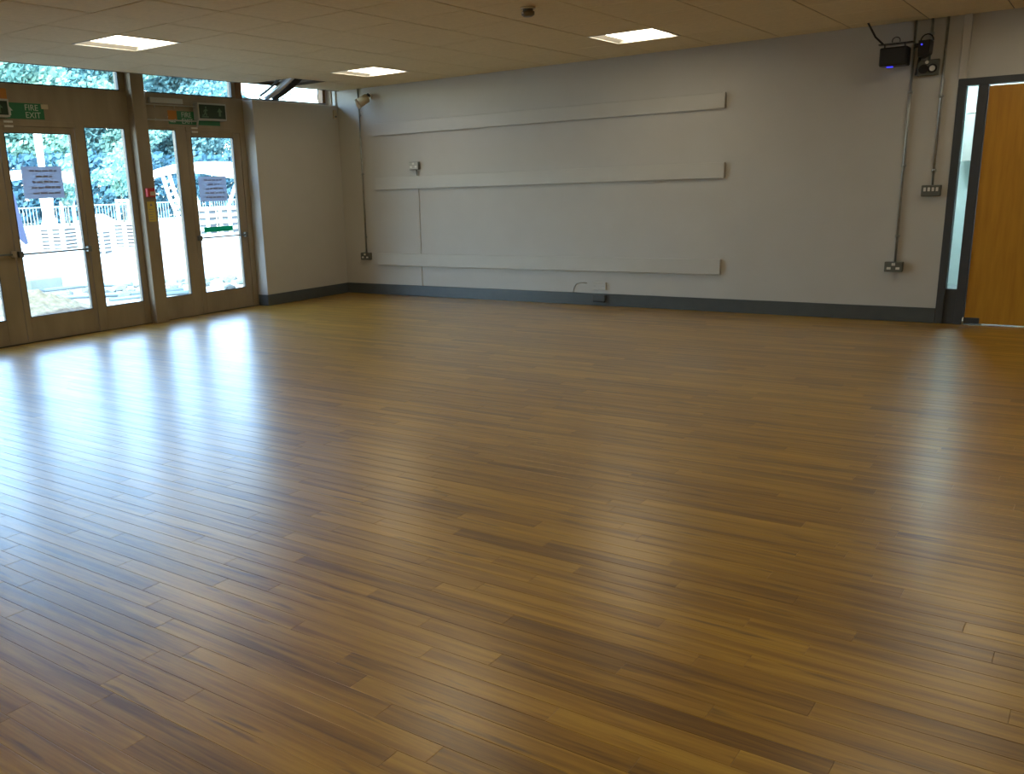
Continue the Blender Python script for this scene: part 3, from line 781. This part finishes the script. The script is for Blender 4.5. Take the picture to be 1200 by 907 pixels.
# panic bars
def bar(y0, y1, z, label, box_at):
    r = thing('panic_bar', label, 'panic bar', (GX + 0.03, (y0 + y1) / 2, z), 'thin steel panic bars across the door leaves')
    part(MB().tube([(GX + 0.035, y0, z), (GX + 0.035, y1, z)], 0.0085, seg=10), 'bar', M['box'], r)
    for y in (y0, y1):
        part(MB().box(GX - 0.004, GX + 0.045, y - 0.02, y + 0.02, z - 0.028, z + 0.028, bev=0.004), 'end_bracket', M['box'] if not box_at else M['frame'], r)
    return r
bar(-2.250, -1.575, 0.850, 'dark panic bar across the right door under the green strip', False)
bar(-4.360, -3.645, 0.838, 'dark panic bar across the left double door glass', False)
bar(-5.16, -4.43, 0.845, 'panic bar on the leftmost door leaf cut by the picture edge', True)

# ------------------------------------------------------------------ outside
ZG = -0.15
gm = MB()
bmesh.ops.create_grid(gm.bm, x_segments=60, y_segments=60, size=1)
for v in gm.bm.verts:
    u, vv = v.co.x, v.co.y
    x = -0.3 - 140 * ((1 - u) / 2) ** 2.2; y = 20 + 110 * (abs(vv) ** 1.6) * (1 if vv > 0 else -1) 
    v.co = Vector((x, y, ZG))
    d = -x
    if 1.0 < d < 60: v.co.z += 0.02 * math.sin(x * 1.7 + y * 2.3) * min(1, (d - 1) / 3) + 0.02 * math.sin(x * .6 - y * .9)
struct(gm.build('ground_outside', M['ground']))

rng = random.Random(5)
def stone_mesh(m, seed):
    q = random.Random(seed); b = MB()
    bmesh.ops.create_icosphere(b.bm, subdivisions=1, radius=1)
    for v in b.bm.verts: v.co = Vector((v.co.x * q.uniform(.75, 1.2), v.co.y * q.uniform(.75, 1.2), v.co.z * q.uniform(.6, 1.0)))
    me = bpy.data.meshes.new('stone'); bmesh.ops.recalc_face_normals(b.bm, faces=b.bm.faces[:]); b.bm.to_mesh(me); b.bm.free(); me.materials.append(m); return me
SM = [stone_mesh(M['rubble'], i) for i in range(5)]; SK = [stone_mesh(M['kerb'], 30 + i) for i in range(3)]
CL = ((-4.75, -0.45, 0.45, 0.35, 'in front of the narrow side pane of the left doors'), (-4.1, 0.55, 0.45, 0.3, 'below the narrow pane left of the right door'),
      (-3.9, 1.4, 0.45, 0.3, 'at the foot of the right door glass'), (-5.3, -1.5, 0.3, 0.25, 'beside the gravel heap at the left door'))
placed = []
for i in range(46):
    cx, cy, sx, sy, where = CL[i % 4]; dark = rng.random() < 0.35
    for _ in range(40):
        s = rng.uniform(0.05, 0.13); px_, py_ = cx + rng.gauss(0, sx), cy + rng.gauss(0, sy)
        if -3.75 < px_ < -2.0 and py_ < 0.4: continue
        if px_ > -2.9 or (px_ < -5.2 and py_ > -1.15): continue
        if abs((px_ + 4.4) * 1.3 - (py_ + 1.2) * 0.55 * 1.3) < 0.35: continue
        if all(math.hypot(px_ - a, py_ - b_) > (s + c_) * 1.7 for a, b_, c_ in placed): break
    else: continue
    placed.append((px_, py_, s))
    o = bpy.data.objects.new('rubble_stone', rng.choice(SK if dark else SM)); COL.objects.link(o)
    o.location = (px_, py_, ZG + s * 0.45); o.scale = (s * rng.uniform(.8, 1.5), s, s * rng.uniform(.5, .9)); o.rotation_euler = (0, 0, rng.uniform(0, 6))
    tag(o, '%s broken stone %s' % ('dark' if dark else 'pale', where), 'stone', 'rubble ' + where)
# sand and gravel heap
b = MB(); bmesh.ops.create_grid(b.bm, x_segments=28, y_segments=28, size=1)
for v in b.bm.verts:
    u, vv = v.co.x, v.co.y; d = math.hypot(u, vv)
    v.co = Vector((-3.7 + u * 1.0, -2.25 + vv * 0.75, ZG - 0.02 + max(0, (1 - d)) * 0.30 + 0.03 * math.sin(u * 19 + vv * 7) * math.cos(vv * 23) * max(0, 1 - d) * 2))
o = b.build('gravel_heap', M['sand']); tag(o, 'low tan gravel heap seen through the bottom of the left double door', 'gravel heap'); o['kind'] = 'stuff'
o = MB().box(-6.75, -6.15, -0.95, -0.35, ZG, ZG + 0.22, bev=0.02).build('concrete_block', M['kerb']); tag(o, 'grey concrete block behind the gravel heap outside the left door', 'block')
for n, (pts, lab) in enumerate((([(-6.04, -1.3, -0.115), (-6.06, -0.9, -0.115), (-6.0, -0.5, -0.115), (-6.05, -0.1, -0.115), (-5.7, 0.2, -0.115), (-5.3, 0.4, -0.115)], 'blue grey hose lying beside the concrete block outside the left door'),
                              ([(-5.0, -2.0, -0.11), (-4.75, -1.7, -0.11), (-4.4, -1.2, -0.10), (-4.0, -0.6, -0.11), (-3.7, 0.2, -0.12)], 'long blue grey pipe lying on the ground in front of the rubble'),
                              ([(-3.6, -1.2, -0.12), (-3.5, -0.6, -0.12), (-3.2, 0.1, -0.12)], 'short blue grey pipe nearest the narrow side pane'))):
    o = MB().tube(pts, 0.035, seg=8).build('site_hose', M['hose']); tag(o, lab, 'hose')
# board on a post
r = thing('site_sign_board', 'blue grey board on a post at the left edge of the left door glass', 'board', (-4.9, -1.7, ZG))
part(MB().prism([(-1.737, 1.46), (-1.69, 1.46), (-1.576, 0.718), (-1.608, 0.697), (-1.689, 0.783)], 'x', -4.93, -4.90, M['bluegrey']), 'board', None, r)
part(MB().tube([(-4.96, -1.77, ZG), (-4.96, -1.71, 1.44)], 0.02, seg=8), 'post', M['bluegrey'], r)

# stacks of paving slabs
def stack(x, y, wx, wy, h, layers, label, rz):
    r = thing('paving_stack', label, 'paving stack', (x, y, ZG), 'stacks of paving slabs on bearers', rz)
    lh = h / layers
    for k in range(layers):
        for s in (-1, 1):
            o = MB().box(s * wx * 0.25 - wx * 0.24, s * wx * 0.25 + wx * 0.24, -wy / 2, wy / 2, k * lh + lh * 0.45, (k + 1) * lh, bev=0.01).build('slab', M['slabstone']); o.parent = r
        o = MB().box(-wx * 0.44, wx * 0.44, -wy * 0.44, wy * 0.44, k * lh, k * lh + lh * 0.45).build('gap_shade', M['gap_shade']); o.parent = r  # dark core standing in for the shade in the open gaps between slabs
        for sx in (-1, 0, 1):
            for sy in (-1, 1):
                o = MB().box(sx * wx * 0.42 - wx * 0.07, sx * wx * 0.42 + wx * 0.07, sy * wy * 0.455 - wy * 0.035, sy * wy * 0.455 + wy * 0.035, k * lh, k * lh + lh * 0.45).build('spacer', M['slabstone']); o.parent = r
    return r
stack(-18.3, 7.0, 0.9, 0.85, 0.66, 6, 'stack of pale slabs seen through the left double door', 0.5)
stack(-14.7, 6.0, 0.6, 0.5, 0.62, 6, 'narrow slab stack at the left of the narrow side pane', 0.5)
stack(-16.2, 8.15, 0.9, 0.8, 0.72, 7, 'slab stack at the right of the narrow side pane', 0.5)
stack(-20.3, 14.3, 0.9, 0.9, 1.0, 4, 'slab stack behind the left leg of the right canopy', 0.5)
stack(-20.3, 15.4, 0.9, 0.9, 1.0, 4, 'slab stack behind the right leg of the right canopy', 0.5)
# skip
r = thing('site_skip', 'mauve skip heaped with white material beyond the narrow side pane', 'skip', (-30.3, 16.5, ZG))
part(MB().prism([(15.85, ZG), (15.7, 0.35), (17.1, 0.35), (16.95, ZG)], 'x', -31, -30), 'skip_body', M['tarp'], r)
part(MB().prism([(15.75, 0.35), (15.9, 0.55), (16.3, 0.48), (16.6, 0.60), (17.05, 0.35)], 'x', -30.9, -30.1), 'load', M['membrane'], r)

# fence panels
def fence(y0, y1, x, label):
    r = thing('site_fence', label, 'fence', (x, (y0 + y1) / 2, ZG), 'mesh fence panels beyond the building site')
    part(MB().tube([(x, y0, 0.93), (x, y1, 0.93)], 0.045, seg=6), 'top_rail', M['fence'], r)
    part(MB().tube([(x, y0, -0.05), (x, y1, -0.05)], 0.035, seg=6), 'bottom_rail', M['fence'], r)
    part(MB().tube([(x, y0, ZG), (x, y0, 0.95)], 0.05, seg=6), 'post', M['fence'], r)
    b = MB(); n = int((y1 - y0) / 0.2)
    for i in range(1, n): b.box(x - 0.012, x + 0.012, y0 + i * 0.2 - 0.014, y0 + i * 0.2 + 0.014, -0.05, 0.93)
    q = part(b, 'mesh_infill', M['fence'], r); q['kind'] = 'stuff'
    return r
ys = [14.0 + 3.0 * i for i in range(9)]
ORD = ('first', 'second', 'third', 'fourth', 'fifth', 'sixth', 'seventh', 'eighth', 'ninth', 'tenth')
for i in range(8): fence(ys[i], ys[i + 1] - 0.06, -41, 'pale steel mesh fence panel far beyond the site, %s from the left' % ORD[i])

# staked saplings
def leaf_cloud(b, c, rad, n, size, q, shell=0.55):
    for _ in range(n):
        while True:
            p = Vector((q.uniform(-1, 1), q.uniform(-1, 1), q.uniform(-1, 1)))
            if shell < p.length < 1: break
        p = Vector((p.x * rad[0], p.y * rad[1], p.z * rad[2])) + Vector(c)
        nrm = Vector((q.uniform(-1, 1), q.uniform(-1, 1), q.uniform(-0.4, 1))).normalized()
        a = nrm.orthogonal().normalized() * size * q.uniform(.6, 1.3); d = nrm.cross(a).normalized() * size * q.uniform(.4, .8)
        vs = [b.bm.verts.new(p + v) for v in (-a, -d, a, d)]
        b.bm.faces.new(vs)
def sapling(x, y, h, label, q):
    r = thing('staked_sapling', label, 'sapling', (x, y, ZG), 'young trees tied between wooden stakes')
    part(MB().tube([(x, y, ZG), (x, y, h * 0.8)], [0.06, 0.03], seg=6), 'trunk', M['bark'], r)
    for s in (-1, 1): part(MB().box(x - 0.06, x + 0.06, y + s * 0.34 - 0.06, y + s * 0.34 + 0.06, ZG, 1.25), 'stake', M['stakewood'], r)
    part(MB().box(x - 0.04, x + 0.04, y - 0.42, y + 0.42, 1.08, 1.24), 'crossbar', M['stakewood'], r)
    b = MB()
    for c, rd in (((x, y, h * 0.75), (1.1, 1.0, 0.9)), ((x, y - 0.9, h * 0.62), (0.8, 0.8, 0.45)), ((x, y + 0.6, h * 0.9), (0.8, 0.8, 0.8)), ((x, y, h * 0.5), (.5, .45, .6))):
        leaf_cloud(b, c, rd, 160, 0.16, q, 0.1)
    q2 = part(b, 'crown', M['leaf_b'], r)
    return r
q = random.Random(3)
sapling(-36, 21.75, 3.9, 'pale young tree between two stakes in the narrow side pane', q)
sapling(-36, 18.45, 3.2, 'staked young tree at the right of the left double door glass', q)

# white canopies
b = MB()
prof = [(0.55, ZG), (0.36, 0.2), (0.24, 0.7), (0.27, 1.3), (0.34, 1.7)]
r = thing('mast_canopy', 'white canopy on a thick flared mast beyond the left double door', 'canopy', (-30, 13.75, ZG))
part(MB().tube([(-30, 13.75, z) for _, z in prof], [a for a, _ in prof], M['membrane'], seg=16), 'mast', None, r)
part(MB().tube([(-30, 13.75, 1.7), (-30, 13.75, 2.7), (-30, 13.75, 4.2), (-30, 13.75, 5.4)], [0.30, 0.14, 0.17, 0.30], M['membrane'], seg=12), 'upper_mast', None, r)
prof = []
b = MB(); n = 16
outer = [(-1.75 + 3.5 * i / n) for i in range(n + 1)]
poly = [(13.78 + u, 2.66 - 0.16 * (abs(u) / 1.75) ** 2 - (0.12 if u > 0 else 0) * abs(u) / 1.75) for u in outer] + [(13.78 + u, 2.26 - 0.12 * (abs(u) / 1.75) ** 2 - (0.10 if u > 0 else 0) * abs(u) / 1.75) for u in reversed(outer)]
part(b.prism(poly, 'x', -31.0, -30.0, M['membrane']), 'roof', None, r)

r = thing('arched_canopy', 'white arched canopy on lattice legs seen through the right door', 'canopy', (-22, 15.8, ZG))
top = [(13.1, 1.93), (13.7, 2.16), (14.4, 2.38), (15.1, 2.53), (15.8, 2.60), (16.6, 2.62), (17.4, 2.60), (18.2, 2.50), (19.2, 2.25)]
bot = [(19.2, 1.75), (18.2, 1.95), (17.4, 2.05), (16.6, 2.16), (15.8, 2.20), (15.1, 2.24), (14.4, 2.16), (13.7, 2.02), (13.1, 1.83)]
part(MB().prism(top + bot, 'x', -22.8, -22.0, M['membrane']), 'roof', None, r)
def leg(y0, z0, y1, z1, x=-22.1, lattice=True):
    b = MB(); off = 0.30 if lattice else 0.0
    N = 9; P1 = []; P2 = []
    for i in range(N + 1):
        u = i / N; bow = 0.12 * math.sin(PI * u)
        P1.append((x, y0 + (y1 - y0) * u - bow, z0 + (z1 - z0) * u)); P2.append((x, y0 + (y1 - y0) * u - bow + off, z0 + (z1 - z0) * u + off * 0.4))
    b.tube(P1, 0.07, seg=8)
    if lattice:
        b.tube(P2, 0.07, seg=8)
        for i in range(1, N): b.tube([P1[i], P2[i]], 0.05, seg=6)
    return part(b, 'leg', M['membrane'], r)
leg(14.05, 2.05, 14.95, ZG)
leg(15.35, 2.2, 16.1, ZG, lattice=False)
leg(18.0, 2.1, 16.85, ZG, lattice=False)
leg(13.95, 2.05, 13.75, ZG, x=-22.7, lattice=False)

# trees
def tree(s, X, h, rad, kind, label, seed, low=0.15):
    q = random.Random(seed)
    y = -8.93 + (8.09 - X) * s
    r = thing('broadleaf_tree', label, 'tree', (X, y, ZG), 'row of trees beyond the fence')
    part(MB().tube([(X, y, ZG), (X + .1, y, h * 0.4), (X, y + .2, h * 0.75)], [0.35, 0.25, 0.1], seg=8), 'trunk', M['bark'], r)
    b = MB()
    for k in range(16):
        zc = h * (low + 0.10 + (0.9 - low - .10) * (k + q.random()) / 16); rr = rad * math.sin(PI * min(0.95, max(0.15, 0.12 + 0.75 * zc / h))) ** 0.7
        a = q.uniform(0, 2 * PI); d = q.uniform(0.2, 0.75) * rr
        leaf_cloud(b, (X + d * math.cos(a), y + d * math.sin(a), zc), (rad * 0.48, rad * 0.48, h * 0.11), 600, 0.20, q, 0.2)
    part(b, 'crown', M[kind], r)
spec = [(0.50, -52, 13, 'leaf_b'), (0.545, -58, 16, 'leaf_a'), (0.585, -50, 13, 'leaf_b'), (0.63, -56, 15, 'leaf_a'), (0.675, -54, 15, 'leaf_a'), (0.72, -52, 14, 'leaf_b'),
        (0.765, -58, 16, 'leaf_a'), (0.81, -54, 14, 'leaf_a'), (0.855, -56, 14.5, 'leaf_a'), (0.46, -56, 15, 'leaf_a'), (0.60, -68, 20, 'leaf_a'), (0.70, -70, 20, 'leaf_a'), (0.79, -70, 19, 'leaf_a'), (0.515, -70, 20, 'leaf_a')]
front = sorted(t[0] for t in spec if t[1] > -60); back = sorted(t[0] for t in spec if t[1] < -60)
for i, (s, X, h, kd) in enumerate(spec):
    row = back if X < -60 else front
    tree(s, X, h, 3.6 if X > -60 else 5.0, kd, '%s leafy tree beyond the fence, %s from the left in the %s row' % ('pale green' if kd == 'leaf_b' else 'blue green', ORD[row.index(s)], 'back' if X < -60 else 'front'), 40 + i)
b = MB(); q = random.Random(9)
for i in range(30): leaf_cloud(b, (-46.5, 9 + i * 1.4, 1.9), (1.2, 1.5, 2.5), 420, 0.26, q, 0.1)
o = b.build('hedge', M['leaf_c']); tag(o, 'dark blue green hedge running behind the mesh fence', 'hedge'); o['kind'] = 'stuff'
